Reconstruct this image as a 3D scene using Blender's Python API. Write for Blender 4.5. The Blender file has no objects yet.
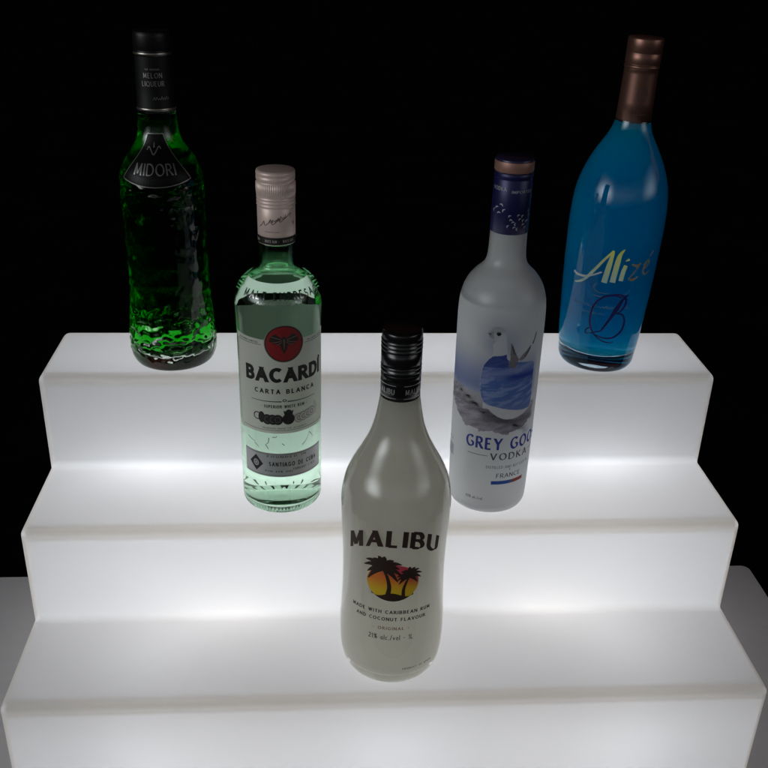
import bpy, bmesh, math, random
import numpy as np
from mathutils import Matrix, Vector, noise
random.seed(4)
PI = math.pi
sc = bpy.context.scene
C = sc.collection

# ------------------------------------------------------------------ dimensions (metres)
W, D, H = 0.62, 0.105, 0.0923            # display width, tread depth, riser height

# ------------------------------------------------------------------ object helpers
def link(name, me, mats, parent=None, smooth=True):
    o = bpy.data.objects.new(name, me); C.objects.link(o)
    for m in (mats if isinstance(mats, (list, tuple)) else [mats]): me.materials.append(m)
    if smooth: me.polygons.foreach_set('use_smooth', [True]*len(me.polygons))
    if parent: o.parent = parent
    return o

def tag(o, label=None, cat=None, kind=None, group=None):
    if label: o['label'] = label
    if cat: o['category'] = cat
    if kind: o['kind'] = kind
    if group: o['group'] = group
    return o

def mesh(name, verts, faces, mi=None):
    me = bpy.data.meshes.new(name); me.from_pydata([tuple(v) for v in verts], [], faces); me.update()
    if mi is not None: me.polygons.foreach_set('material_index', mi)
    return me

def crom(pts, n=6):
    """smooth a polyline of (r,z); a repeated point is a corner"""
    out = []
    runs, cur = [], [pts[0]]
    for a, b in zip(pts, pts[1:]):
        if a == b: runs.append(cur); cur = [b]
        else: cur.append(b)
    runs.append(cur)
    for run in runs:
        if len(run) < 3: seg = list(run)
        else:
            P = [run[0]] + list(run) + [run[-1]]; seg = []
            for i in range(1, len(P)-2):
                p0, p1, p2, p3 = P[i-1], P[i], P[i+1], P[i+2]
                for k in range(n):
                    t = k/n
                    seg.append(tuple(0.5*((2*p1[j])+(-p0[j]+p2[j])*t+(2*p0[j]-5*p1[j]+4*p2[j]-p3[j])*t*t+(-p0[j]+3*p1[j]-3*p2[j]+p3[j])*t**3) for j in (0, 1)))
            seg.append(run[-1])
        if out and out[-1] == seg[0]: seg = seg[1:]
        out += seg
    return [(max(0.0, r), z) for r, z in out]

def lathe(prof, segs=128, disp=None, flip=False, mi=None):
    """surface of revolution; profile runs base -> top on the outside, so normals face out"""
    verts, faces, idx, rings = [], [], [], []
    for r, z in prof:
        if r < 1e-6: rings.append([len(verts)]); verts.append((0, 0, z)); continue
        ring = []
        for k in range(segs):
            a = 2*PI*k/segs
            rr = r + (disp(a, z, r) if disp else 0)
            ring.append(len(verts)); verts.append((rr*math.cos(a), rr*math.sin(a), z))
        rings.append(ring)
    for i, (A, B) in enumerate(zip(rings, rings[1:])):
        for k in range(segs):
            k2 = (k+1) % segs
            if len(A) == 1 and len(B) == 1: break
            if len(A) == 1: f = (A[0], B[k2], B[k])
            elif len(B) == 1: f = (A[k], A[k2], B[0])
            else: f = (A[k], A[k2], B[k2], B[k])
            faces.append(f[::-1] if flip else f)
            idx.append(mi[i] if mi else 0)
    return mesh('lathe', verts, faces, idx)

class Radius:
    def __init__(s, prof):
        q = sorted(prof, key=lambda p: p[1]); s.z = [p[1] for p in q]; s.r = [p[0] for p in q]
    def __call__(s, z): return float(np.interp(z, s.z, s.r))

# ------------------------------------------------------------------ material helpers
def mat(name, col=(0.5,)*3, rough=0.5, metal=0.0, **kw):
    m = bpy.data.materials.new(name); m.use_nodes = True
    b = m.node_tree.nodes['Principled BSDF']
    b.inputs['Base Color'].default_value = (*col, 1); b.inputs['Roughness'].default_value = rough; b.inputs['Metallic'].default_value = metal
    for k, v in kw.items(): b.inputs[k.replace('_', ' ')].default_value = v
    return m

def nodes(name):
    m = bpy.data.materials.new(name); m.use_nodes = True
    nt = m.node_tree; nt.nodes.clear()
    return m, nt, nt.nodes.new('ShaderNodeOutputMaterial')

def N(nt, t, **inp):
    n = nt.nodes.new('ShaderNode'+t)
    for k, v in inp.items():
        k = k.replace('_', ' ')
        s = n.inputs[int(k)] if k.isdigit() else n.inputs[k]
        if isinstance(v, bpy.types.NodeSocket): nt.links.new(v, s)
        else: s.default_value = v
    return n

def glass(name, col, ior, rough=0.0, volume=None):
    m, nt, out = nodes(name)
    g = N(nt, 'BsdfGlass', Color=(*col, 1), IOR=ior, Roughness=rough)
    nt.links.new(g.outputs[0], out.inputs[0])
    if volume:
        kind, c, d = volume
        if kind == 'absorb':
            v = N(nt, 'VolumeAbsorption', Color=(*c, 1), Density=d)
            nt.links.new(v.outputs[0], out.inputs['Volume'])
    return m

def sheet(name, col, trans=0.4, rough=0.5, gloss=0.04, attr=None, alpha=False, noise_amt=0.0):
    """thin paper / paint layer: diffuse + translucent with a faint sheen"""
    m, nt, out = nodes(name)
    if attr:
        a = nt.nodes.new('ShaderNodeAttribute'); a.attribute_name = attr; c = a.outputs['Color']
    else:
        c = N(nt, 'RGB').outputs[0]; c.default_value = (*col, 1)
    if noise_amt:
        t = N(nt, 'TexCoord'); ns = N(nt, 'TexNoise', Vector=t.outputs['Object'], Scale=900.0, Detail=3.0)
        mr = N(nt, 'MapRange', Value=ns.outputs[0]); mr.inputs['To Min'].default_value = 1-noise_amt; mr.inputs['To Max'].default_value = 1+noise_amt
        vm = nt.nodes.new('ShaderNodeVectorMath'); vm.operation = 'SCALE'
        nt.links.new(c, vm.inputs[0]); nt.links.new(mr.outputs[0], vm.inputs['Scale']); c = vm.outputs[0]
    d = N(nt, 'BsdfDiffuse', Color=c); t = N(nt, 'BsdfTranslucent', Color=c)
    mx = N(nt, 'MixShader', Fac=trans); nt.links.new(d.outputs[0], mx.inputs[1]); nt.links.new(t.outputs[0], mx.inputs[2])
    g = N(nt, 'BsdfGlossy', Color=(1, 1, 1, 1), Roughness=rough)
    m2 = N(nt, 'MixShader', Fac=gloss); nt.links.new(mx.outputs[0], m2.inputs[1]); nt.links.new(g.outputs[0], m2.inputs[2])
    last = m2
    if alpha:
        tr = N(nt, 'BsdfTransparent'); m3 = N(nt, 'MixShader')
        nt.links.new(a.outputs['Alpha'], m3.inputs[0]); nt.links.new(tr.outputs[0], m3.inputs[1]); nt.links.new(m2.outputs[0], m3.inputs[2]); last = m3
    nt.links.new(last.outputs[0], out.inputs[0])
    return m

# ------------------------------------------------------------------ lettering: a pen-stroke alphabet
def arc(cx, cy, rx, ry, a0, a1, n=12):
    return [(cx+rx*math.cos(math.radians(a0+(a1-a0)*i/n)), cy+ry*math.sin(math.radians(a0+(a1-a0)*i/n))) for i in range(n+1)]
G = {
 'A': (.74, [[(0, 0), (.37, 1)], [(.37, 1), (.74, 0)], [(.13, .33), (.61, .33)]]),
 'B': (.58, [[(0, 0), (0, 1)], [(0, 1)]+arc(.28, .76, .24, .24, 90, -90)+[(0, .52)], [(0, .52)]+arc(.30, .26, .28, .26, 90, -90)+[(0, 0)]]),
 'C': (.70, [arc(.42, .5, .42, .5, 48, 312, 20)]),
 'D': (.70, [[(0, 0), (0, 1)], [(0, 1)]+arc(.25, .5, .45, .5, 90, -90, 16)+[(0, 0)]]),
 'E': (.50, [[(0, 0), (0, 1)], [(0, 1), (.48, 1)], [(0, .52), (.40, .52)], [(0, 0), (.50, 0)]]),
 'F': (.48, [[(0, 0), (0, 1)], [(0, 1), (.48, 1)], [(0, .50), (.40, .50)]]),
 'G': (.74, [arc(.42, .5, .42, .5, 48, 318, 20), [(.74, .12), (.74, .45)], [(.48, .45), (.74, .45)]]),
 'H': (.64, [[(0, 0), (0, 1)], [(.64, 0), (.64, 1)], [(0, .52), (.64, .52)]]),
 'I': (.0, [[(0, 0), (0, 1)]]),
 'J': (.36, [[(.36, 1), (.36, .2)]+arc(.18, .2, .18, .2, 0, -160, 8)]),
 'K': (.62, [[(0, 0), (0, 1)], [(.56, 1), (.02, .45)], [(.16, .58), (.62, 0)]]),
 'L': (.48, [[(0, 0), (0, 1)], [(0, 0), (.48, 0)]]),
 'M': (.84, [[(.04, 0), (.08, 1)], [(.08, 1), (.42, .12)], [(.42, .12), (.76, 1)], [(.76, 1), (.80, 0)]]),
 'N': (.68, [[(0, 0), (0, 1)], [(0, 1), (.68, 0)], [(.68, 0), (.68, 1)]]),
 'O': (.84, [arc(.42, .5, .42, .5, 90, 450, 26)]),
 'P': (.54, [[(0, 0), (0, 1)], [(0, 1)]+arc(.26, .74, .28, .26, 90, -90)+[(0, .48)]]),
 'Q': (.84, [arc(.42, .5, .42, .5, 90, 450, 26), [(.5, .2), (.8, -.08)]]),
 'R': (.60, [[(0, 0), (0, 1)], [(0, 1)]+arc(.26, .75, .26, .25, 90, -90)+[(0, .50)], [(.24, .50), (.60, 0)]]),
 'S': (.52, [arc(.26, .75, .24, .25, 35, 270, 12)+arc(.26, .25, .26, .25, 90, -145, 12)[1:]]),
 'T': (.62, [[(.31, 0), (.31, 1)], [(0, 1), (.62, 1)]]),
 'U': (.64, [[(0, 1), (0, .3)]+arc(.32, .3, .32, .3, 180, 360, 12)+[(.64, 1)]]),
 'V': (.72, [[(0, 1), (.36, 0)], [(.36, 0), (.72, 1)]]),
 'W': (1.0, [[(0, 1), (.25, 0)], [(.25, 0), (.5, 1)], [(.5, 1), (.75, 0)], [(.75, 0), (1, 1)]]),
 'X': (.66, [[(0, 1), (.66, 0)], [(0, 0), (.66, 1)]]),
 'Y': (.68, [[(0, 1), (.34, .48)], [(.34, .48), (.68, 1)], [(.34, .48), (.34, 0)]]),
 'Z': (.58, [[(0, 1), (.58, 1)], [(.58, 1), (0, 0)], [(0, 0), (.58, 0)]]),
 ' ': (.30, []), '.': (.04, [[(.02, 0), (.02, .1)]]), '-': (.30, [[(0, .45), (.30, .45)]]), '/': (.36, [[(0, -.1), (.36, 1)]]),
 '*': (.2, [[(.0, .5), (.2, .5)], [(.1, .38), (.1, .62)]]),
 "'": (.2, [[(0, 1.08), (.14, 1.32)]]),
 '0': (.56, [arc(.28, .5, .28, .5, 90, 450, 20)]), '1': (.22, [[(0, .8), (.2, 1), (.2, 0)]]),
 '2': (.52, [arc(.26, .74, .26, .26, 160, -30, 12)+[(0, 0)], [(0, 0), (.52, 0)]]), '4': (.58, [[(.42, 0), (.42, 1), (0, .3), (.58, .3)]]),
 '7': (.52, [[(0, 1), (.52, 1), (.15, 0)]]), '5': (.5, [[(.46, 1), (.06, 1), (.02, .55)]+arc(.24, .3, .26, .3, 110, -150, 12)]),
 '8': (.5, [arc(.25, .76, .22, .24, 90, 450, 16), arc(.25, .27, .25, .27, 90, 450, 16)]),
 '%': (.8, [arc(.18, .78, .16, .22, 90, 450, 12), arc(.62, .22, .16, .22, 90, 450, 12), [(.65, 1), (.15, 0)]]),
 'a': (.46, [arc(.22, .3, .22, .3, 60, 300, 12), [(.44, .6), (.44, 0)]]), 'l': (.0, [[(0, 0), (0, 1)]]),
 'c': (.42, [arc(.25, .3, .25, .3, 50, 310, 12)]), 'v': (.46, [[(0, .6), (.23, 0), (.46, .6)]]), 'o': (.5, [arc(.25, .3, .25, .3, 90, 450, 16)]),
 'm': (.7, [[(0, 0), (0, .6)], arc(.17, .4, .17, .2, 170, 0, 6)+[(.34, 0)], arc(.52, .4, .18, .2, 170, 0, 6)+[(.7, 0)]]),
 'e': (.5, [[(.02, .32), (.48, .32)]+arc(.25, .3, .25, .3, 10, 310, 14)]), 'i': (.0, [[(0, 0), (0, .6)], [(0, .8), (0, .88)]]),
}
def strip(pts, wfun):
    """polyline -> quads with a width at every point"""
    n = len(pts); L, R = [], []
    closed = abs(pts[0][0]-pts[-1][0])+abs(pts[0][1]-pts[-1][1]) < 1e-9 and n > 3
    for i in range(n):
        a = pts[i-1] if i > 0 else (pts[-2] if closed else pts[0]); b = pts[i+1] if i < n-1 else (pts[1] if closed else pts[-1])
        dx, dy = b[0]-a[0], b[1]-a[1]; l = math.hypot(dx, dy) or 1
        w = wfun(dx/l, dy/l, i/(n-1))/2; nx, ny = -dy/l*w, dx/l*w
        L.append((pts[i][0]+nx, pts[i][1]+ny)); R.append((pts[i][0]-nx, pts[i][1]-ny))
    return [[R[i], R[i+1], L[i+1], L[i]] for i in range(n-1)]

def refine(pts, step):
    out = [pts[0]]
    for a, b in zip(pts, pts[1:]):
        k = max(1, int(math.hypot(b[0]-a[0], b[1]-a[1])/step))
        out += [(a[0]+(b[0]-a[0])*i/k, a[1]+(b[1]-a[1])*i/k) for i in range(1, k+1)]
    return out

def text2d(s, h, width=None, thick=.2, thin=.2, gap=.16, sx=1.0, slant=0.0, serif=0.0, nib=25, arch=0.0, center=True):
    """-> list of layers (each a list of quads) in metres, centred on u = 0, baseline v = 0"""
    x, placed = 0.0, []
    for ch in s:
        adv, st = G[ch]
        acc = ch == "'"
        if acc: placed.append((x-gap-thick*.5, st)); continue
        pad = thick*.5
        placed.append((x+pad, st)); x += adv+2*pad+gap
    tot = x-gap
    k = sx if width is None else width/(tot*h)
    a = math.radians(nib); layers = []
    wf = lambda dx, dy, t: thin+(thick-thin)*min(1, 1.1*abs(dy*math.cos(a)-dx*math.sin(a)))
    for x0, st in placed:
        for pts in st:
            P_ = [tuple(p) for p in pts]; cut = [False, False]
            for ci, (e, f) in enumerate(((0, 1), (-1, -2))):
                p, q = P_[e], P_[f]; dx, dy = p[0]-q[0], p[1]-q[1]
                if (abs(p[1]) < .01 or abs(p[1]-1) < .01) and abs(dy) > .35*abs(dx) and abs(dy) > .05:
                    k_ = (thin/2)/abs(dy); P_[e] = (p[0]+dx*k_, p[1]+dy*k_); cut[ci] = True
            qd = strip(refine(P_, .12), wf)
            for ci, qi in ((0, 0), (1, -1)):
                if not cut[ci]: continue
                q = qd[qi]; ends = (0, 3) if ci == 0 else (1, 2); oth = (1, 2) if ci == 0 else (0, 3); Y = P_[0 if ci == 0 else -1][1]
                for a_, b_ in zip(ends, oth):
                    dx, dy = q[a_][0]-q[b_][0], q[a_][1]-q[b_][1]
                    if abs(dy) > 1e-4:
                        t_ = (Y-q[b_][1])/dy
                        if 0 < t_ < 6: q[a_] = (q[b_][0]+dx*t_, Y)
            layers.append((x0, qd))
            if serif:
                for e, f in ((0, 1), (-1, -2)):
                    p, q = pts[e], pts[f]
                    if (abs(p[1]) < .01 or abs(p[1]-1) < .01) and abs(p[1]-q[1]) > .15:
                        layers.append((x0, strip([(p[0]-serif, p[1]), (p[0]+serif, p[1])], lambda *_: thin*.8)))
    out = []; fy = 1/(1+thin)
    layers = [(x0, [[(px, (py+thin/2)*fy) for px, py in q] for q in quads]) for x0, quads in layers]
    for x0, quads in layers:
        lay = []
        for q in quads:
            r = []
            for (px, py) in q:
                u = (px+x0-(tot/2 if center else 0))*h*k + py*h*slant
                v = py*h
                r.append((u, v-arch*u*u))
            lay.append(r)
        out.append(lay)
    return out

def tess(q, m=.0032):
    n = len(q)
    if n > 4 or max(math.dist(q[i], q[(i+1) % n]) for i in range(n)) < m: return [q]
    mid = [tuple((a+b)/2 for a, b in zip(q[i], q[(i+1) % n])) for i in range(n)]
    if n == 3: sub = [[q[0], mid[0], mid[2]], [mid[0], q[1], mid[1]], [mid[2], mid[1], q[2]], mid]
    else:
        c = tuple(sum(p[k] for p in q)/4 for k in (0, 1))
        sub = [[q[0], mid[0], c, mid[3]], [mid[0], q[1], mid[1], c], [c, mid[1], q[2], mid[2]], [mid[3], c, mid[2], q[3]]]
    return [t for s_ in sub for t in tess(s_, m)]

class Print:
    """collects flat 2-D layers (u = arc length, v = height) and wraps them on a bottle"""
    def __init__(s, R, off=.00012, step=1.2e-6): s.R, s.off, s.v, s.f, s.c, s.n, s.step = R, off, [], [], [], 0, step
    def put(s, layers, u0=0, v0=0, phi=0.0, rot=0.0, col=None, rref=None):
        cr, sr = math.cos(rot), math.sin(rot)
        for lay in layers:
            lay = [t for q in lay for t in tess(q)]
            o = s.off + s.n*s.step; s.n += 1
            for q in lay:
                b = len(s.v)
                for u, v in q:
                    uu, vv = u*cr-v*sr+u0, u*sr+v*cr+v0
                    r = s.R(vv); rr = rref or max(r, .008)
                    a = math.radians(phi)+uu/rr
                    s.v.append(((r+o)*math.sin(a), -(r+o)*math.cos(a), vv)); s.c.append(col(u, v) if callable(col) else (col or (1, 1, 1, 1)))
                s.f.append(tuple(range(b, b+len(q))))
        return s
    def build(s, name, m, parent, label=None):
        me = mesh(name, s.v, s.f)
        ca = me.color_attributes.new('paint', 'FLOAT_COLOR', 'POINT')
        ca.data.foreach_set('color', np.array([tuple(c)+((1,) if len(c) == 3 else ()) for c in s.c], dtype=np.float32).ravel())
        o = link(name, me, m, parent)
        if label: o['label'] = label
        return o

def rect_grid(u0, u1, v0, v1, du=.0015, dv=.003, top=None, bot=None):
    nu, nv = max(1, int(round((u1-u0)/du))), max(1, int(round((v1-v0)/dv)))
    g = []
    def P(i, j):
        u = u0+(u1-u0)*i/nu
        a = bot(u) if bot else v0; b = top(u) if top else v1
        return (u, a+(b-a)*j/nv)
    for i in range(nu):
        for j in range(nv): g.append([P(i, j), P(i+1, j), P(i+1, j+1), P(i, j+1)])
    return [g]

def disc(cu, cv, ru, rv, n=40, rings=6, r0=0.0):
    g = []
    for k in range(rings):
        a, b = r0+(1-r0)*k/rings, r0+(1-r0)*(k+1)/rings
        for i in range(n):
            t0, t1 = 2*PI*i/n, 2*PI*(i+1)/n
            q = [(cu+ru*b*math.cos(t0), cv+rv*b*math.sin(t0)), (cu+ru*b*math.cos(t1), cv+rv*b*math.sin(t1))]
            if a > 1e-6: q += [(cu+ru*a*math.cos(t1), cv+rv*a*math.sin(t1)), (cu+ru*a*math.cos(t0), cv+rv*a*math.sin(t0))]
            else: q += [(cu, cv)]
            g.append(q)
    return [g]

def brush(pts, w0, w1=None, wm=None, n=5):
    """a tapered brush stroke through smoothed points (metres)"""
    P = crom2(pts, n)
    w1 = w0 if w1 is None else w1; wm = (w0+w1)/2 if wm is None else wm
    def wf(dx, dy, t): return (w0*(1-2*t)+wm*2*t) if t < .5 else (wm*(2-2*t)+w1*(2*t-1))
    return strip(P, wf)

def crom2(pts, n=5):
    if len(pts) < 3: return refine(pts, .0015)
    P = [pts[0]]+list(pts)+[pts[-1]]; out = []
    for i in range(1, len(P)-2):
        p0, p1, p2, p3 = P[i-1:i+3]
        for k in range(n):
            t = k/n
            out.append(tuple(0.5*((2*p1[j])+(-p0[j]+p2[j])*t+(2*p0[j]-5*p1[j]+4*p2[j]-p3[j])*t*t+(-p0[j]+3*p1[j]-3*p2[j]+p3[j])*t**3) for j in (0, 1)))
    out.append(pts[-1]); return out

def squig(n, h, w, seed):
    """a line of tiny handwriting"""
    r = random.Random(seed); pts = []
    for i in range(n):
        pts.append((-w/2+w*i/(n-1)+r.uniform(-.2, .2)*w/n, (h if i % 2 else 0)*r.uniform(.4, 1.0)))
    return [brush(pts, h*.13, h*.13, n=4)]

# ------------------------------------------------------------------ bottle builder
def bottle(name, label, loc, outer, body_mat, liq_wall=None, liq_top=None, t=.0028, zb=.008, level=.2, punt=0.0, cr=.006,
           segs=128, disp=None, tilt=0.0, ztop=None, inner_mat=None):
    root = bpy.data.objects.new(name, None); C.objects.link(root); root.empty_display_size = .02
    root.location = loc; root.rotation_euler = (0, tilt, 0)
    tag(root, label, 'bottle')
    prof = outer; R = Radius([p for p in prof if p[1] > .0005 or p[0] > .02])
    ztop = ztop or prof[-1][1]
    def cav(z):
        r = R(z)-t
        if z < zb+cr: r = r-cr+math.sqrt(max(0, cr*cr-(cr-(z-zb))**2))
        return max(r, .003)
    zs = [zb+cr*(1-math.cos(PI/2*i/6)) for i in range(7)]
    zs += list(np.linspace(zb+cr, ztop, 90)[1:])
    wet = [z for z in zs if z < level-.0005]+[level]; dry = [level]+[z for z in zs if z > level+.0005]
    bottom = []
    r0 = cav(zb)
    for i in range(9):
        q = i/8; bottom.append((r0*q, zb+punt*(1-q*q)**1.5))
    wetp = bottom[:-1]+[(cav(z), z) for z in wet]
    dryp = [(cav(z), z) for z in dry]
    if liq_wall:
        p = prof + [(cav(ztop), ztop)] + dryp[::-1][1:]
        link('body', lathe(p, segs, disp), body_mat, root)
        nw = len(wetp)-1
        lp = wetp+[(0, level)]
        link('liquid', lathe(lp, segs, None, mi=[0]*nw+[1]), [liq_wall, liq_top], root)
    elif inner_mat:
        p = prof + [(cav(ztop), ztop)]
        np_ = len(p)-1
        p2 = p + [(cav(z), z) for z in zs[::-1]][1:]+bottom[::-1][1:]
        link('body', lathe(p2, segs, disp, mi=[0]*np_+[1]*(len(p2)-1-np_)), [body_mat, inner_mat], root)
    return root, R

def cap(prof, m, parent, name='cap', segs=96, disp=None):
    return link(name, lathe(prof, segs, disp), m, parent)
def ridges(r, z0, z1, n, a=.0004):
    out = []
    for i in range(n):
        z = z0+(z1-z0)*i/n; d = (z1-z0)/n
        out += [(r-a, z), (r+a*.6, z+d*.3), (r+a*.6, z+d*.6), (r-a, z+d*.9)]
    return out

# ================================================================== THE SETTING
floor_m = mat('black_carpet', (.006, .006, .006), .95)
nt = floor_m.node_tree; ns = N(nt, 'TexNoise', Scale=300.0); cr_ = N(nt, 'MapRange', Value=ns.outputs[0]); cr_.inputs['To Min'].default_value = .003; cr_.inputs['To Max'].default_value = .009
nt.links.new(cr_.outputs[0], nt.nodes['Principled BSDF'].inputs['Base Color']); nt.nodes['Principled BSDF'].inputs['Specular IOR Level'].default_value = 0
s = 40
link('floor', mesh('floor', [(-s, -s, -.75), (s, -s, -.75), (s, s, -.75), (-s, s, -.75)], [(0, 1, 2, 3)]), floor_m, None, False)['kind'] = 'structure'

# plinth the display stands on
def rounded_box(x0, x1, y0, y1, z0, z1, rad, bev):
    bm = bmesh.new()
    loop = []
    for cx, cy, a0 in ((x1-rad, y0+rad, -90), (x1-rad, y1-rad, 0), (x0+rad, y1-rad, 90), (x0+rad, y0+rad, 180)):
        for i in range(25):
            a = math.radians(a0+90*i/24); loop.append((cx+rad*math.cos(a), cy+rad*math.sin(a)))
    lo = [bm.verts.new((x, y, z0)) for x, y in loop]; hi = [bm.verts.new((x, y, z1)) for x, y in loop]
    n = len(loop)
    for i in range(n): bm.faces.new((lo[i], lo[(i+1) % n], hi[(i+1) % n], hi[i]))
    top = bm.faces.new(hi); bm.faces.new(lo[::-1])
    bmesh.ops.bevel(bm, geom=list(top.edges), offset=bev, segments=4, profile=.5, affect='EDGES')
    me = bpy.data.meshes.new('box'); bm.to_mesh(me); bm.free(); return me
pl = mat('grey_laminate', (.30, .29, .29), .45)
nt = pl.node_tree; ns = N(nt, 'TexNoise', Scale=35.0, Detail=6.0); r_ = N(nt, 'ValToRGB', Fac=ns.outputs[0])
r_.color_ramp.elements[0].color = (.62, .60, .60, 1); r_.color_ramp.elements[1].color = (.70, .675, .67, 1)
nt.links.new(r_.outputs[0], nt.nodes['Principled BSDF'].inputs['Base Color'])
tb = link('plinth', rounded_box(-.455, .4375, -.14, .3075, -.75, -.0166, .009, .004), pl, None, False)
tag(tb, 'plain grey flat-topped plinth under the glowing stepped display', 'plinth')

# ================================================================== THE LIT STEP DISPLAY
def shell_mat(name, col, trans=.55):
    m, nt, out = nodes(name)
    tc = N(nt, 'TexCoord'); ns = N(nt, 'TexNoise', Vector=tc.outputs['Object'], Scale=9.0, Detail=2.0)
    mr = N(nt, 'MapRange', Value=ns.outputs[0]); mr.inputs['To Min'].default_value = .97; mr.inputs['To Max'].default_value = 1.03
    vm = nt.nodes.new('ShaderNodeVectorMath'); vm.operation = 'SCALE'; vm.inputs[0].default_value = col; nt.links.new(mr.outputs[0], vm.inputs['Scale'])
    d = N(nt, 'BsdfDiffuse', Color=vm.outputs[0]); t = N(nt, 'BsdfTranslucent', Color=vm.outputs[0])
    mx = N(nt, 'MixShader', Fac=trans); nt.links.new(d.outputs[0], mx.inputs[1]); nt.links.new(t.outputs[0], mx.inputs[2])
    fr = N(nt, 'Fresnel', IOR=1.45); g = N(nt, 'BsdfGlossy', Roughness=.35)
    ml = nt.nodes.new('ShaderNodeMath'); ml.operation = 'MULTIPLY'; nt.links.new(fr.outputs[0], ml.inputs[0]); ml.inputs[1].default_value = .12
    m2 = N(nt, 'MixShader'); nt.links.new(ml.outputs[0], m2.inputs[0]); nt.links.new(mx.outputs[0], m2.inputs[1]); nt.links.new(g.outputs[0], m2.inputs[2])
    nt.links.new(m2.outputs[0], out.inputs[0])
    return m
sh = shell_mat('frosted_polyethylene', (.86, .86, .87), .5)
bm = bmesh.new()
prof = [(0, -.016), (0, H), (D, H), (D, 2*H), (2*D, 2*H), (2*D, 3*H), (3*D, 3*H), (3*D, -.016)]
A = [bm.verts.new((-W/2, y, z)) for y, z in prof]; B_ = [bm.verts.new((W/2, y, z)) for y, z in prof]
n = len(prof)
for i in range(n): bm.faces.new((A[i], A[(i+1) % n], B_[(i+1) % n], B_[i]))
bm.faces.new(A[::-1]); bm.faces.new(B_)
bmesh.ops.recalc_face_normals(bm, faces=bm.faces)
bmesh.ops.bevel(bm, geom=list(bm.edges), offset=.0075, segments=6, profile=.5, affect='EDGES', clamp_overlap=True)
me = bpy.data.meshes.new('shell'); bm.to_mesh(me); bm.free()
disp_root = bpy.data.objects.new('step_display', None); C.objects.link(disp_root)
tag(disp_root, 'glowing white three-tier stepped bottle display with rounded edges', 'display stand')
link('shell', me, sh, disp_root)

# strips added inside the outer edges to dim the glow to a tan band
dimmer_m, nt, out = nodes('edge_dimming_sheet')
t = N(nt, 'BsdfTranslucent', Color=(.80, .72, .60, 1)); d = N(nt, 'BsdfDiffuse', Color=(.82, .77, .68, 1)); tr = N(nt, 'BsdfTransparent', Color=(.95, .93, .9, 1))
mx = N(nt, 'MixShader', Fac=.5); nt.links.new(t.outputs[0], mx.inputs[1]); nt.links.new(d.outputs[0], mx.inputs[2])
m2 = N(nt, 'MixShader', Fac=.66); nt.links.new(mx.outputs[0], m2.inputs[1]); nt.links.new(tr.outputs[0], m2.inputs[2]); nt.links.new(m2.outputs[0], out.inputs[0])
def dimmer(path, wdt, name):
    dimmer1(path, wdt*1.25, name, .0012); dimmer1([(Vector(p)+(Vector(a)+Vector(b))*.0012, a, b) for p, a, b in path], wdt*.55, name, .0012)
def dimmer1(path, wdt, name, o):
    """an L-shaped strip following a convex edge: path = (edge point, two inward directions) list"""
    vs, fs = [], []
    for p, a, b in path:
        p, a, b = Vector(p), Vector(a), Vector(b)
        vs += [p+a*wdt+b*o, p+a*.0042+b*o, p+a*.0028+b*.0028, p+b*.0042+a*o, p+b*wdt+a*o]
    for i in range(len(path)-1):
        for k in range(4):
            q = i*5+k; fs.append((q, q+1, q+6, q+5))
    return link(name, mesh(name, vs, fs), dimmer_m, disp_root)
I = .006
for k in range(3):
    y, z = k*D, (k+1)*H
    dimmer([((-W/2+I, y, z), (0, 1, 0), (0, 0, -1)), ((W/2-I, y, z), (0, 1, 0), (0, 0, -1))], .008, 'edge_shade_strip')
dimmer([((-W/2+I, 3*D, 3*H), (0, -1, 0), (0, 0, -1)), ((W/2-I, 3*D, 3*H), (0, -1, 0), (0, 0, -1))], .006, 'edge_shade_strip')
for sx in (-1, 1):
    x = sx*W/2
    for k in range(3):
        y0, y1, z0, z1 = k*D, (k+1)*D, (k*H if k else -.016), (k+1)*H
        dimmer([((x, y0+I, z1), (-sx, 0, 0), (0, 0, -1)), ((x, y1+(0 if k < 2 else -I), z1), (-sx, 0, 0), (0, 0, -1))], .005, 'edge_shade_strip')
        dimmer([((x, y0, z0+(0 if k else I)), (-sx, 0, 0), (0, 1, 0)), ((x, y0, z1-I), (-sx, 0, 0), (0, 1, 0))], .005, 'edge_shade_strip')

def lamp(name, kind, loc, power, col=(1, 1, 1), **kw):
    l = bpy.data.lights.new(name, kind); l.energy = power; l.color = col
    for k, v in kw.items(): setattr(l, k, v)
    o = bpy.data.objects.new(name, l); C.objects.link(o); o.location = loc; return o
PW = 0.345
for x in (-.135, .145):                          # the two bright clusters low behind the middle riser
    o = lamp('led_lamp', 'POINT', (x, .159, .044), .50*PW, (1, .95, .88), shadow_soft_size=.025); o.parent = disp_root
for x in (-.21, -.07, .07, .21):                 # the strip further back and higher
    o = lamp('led_lamp', 'POINT', (x, .240, .132), .64*PW, (.93, .96, 1), shadow_soft_size=.045); o.parent = disp_root
for x in (-.2, 0, .2):
    o = lamp('led_lamp', 'POINT', (x, .06, .03), .12*PW, (.93, .96, 1), shadow_soft_size=.02); o.parent = disp_root

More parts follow.
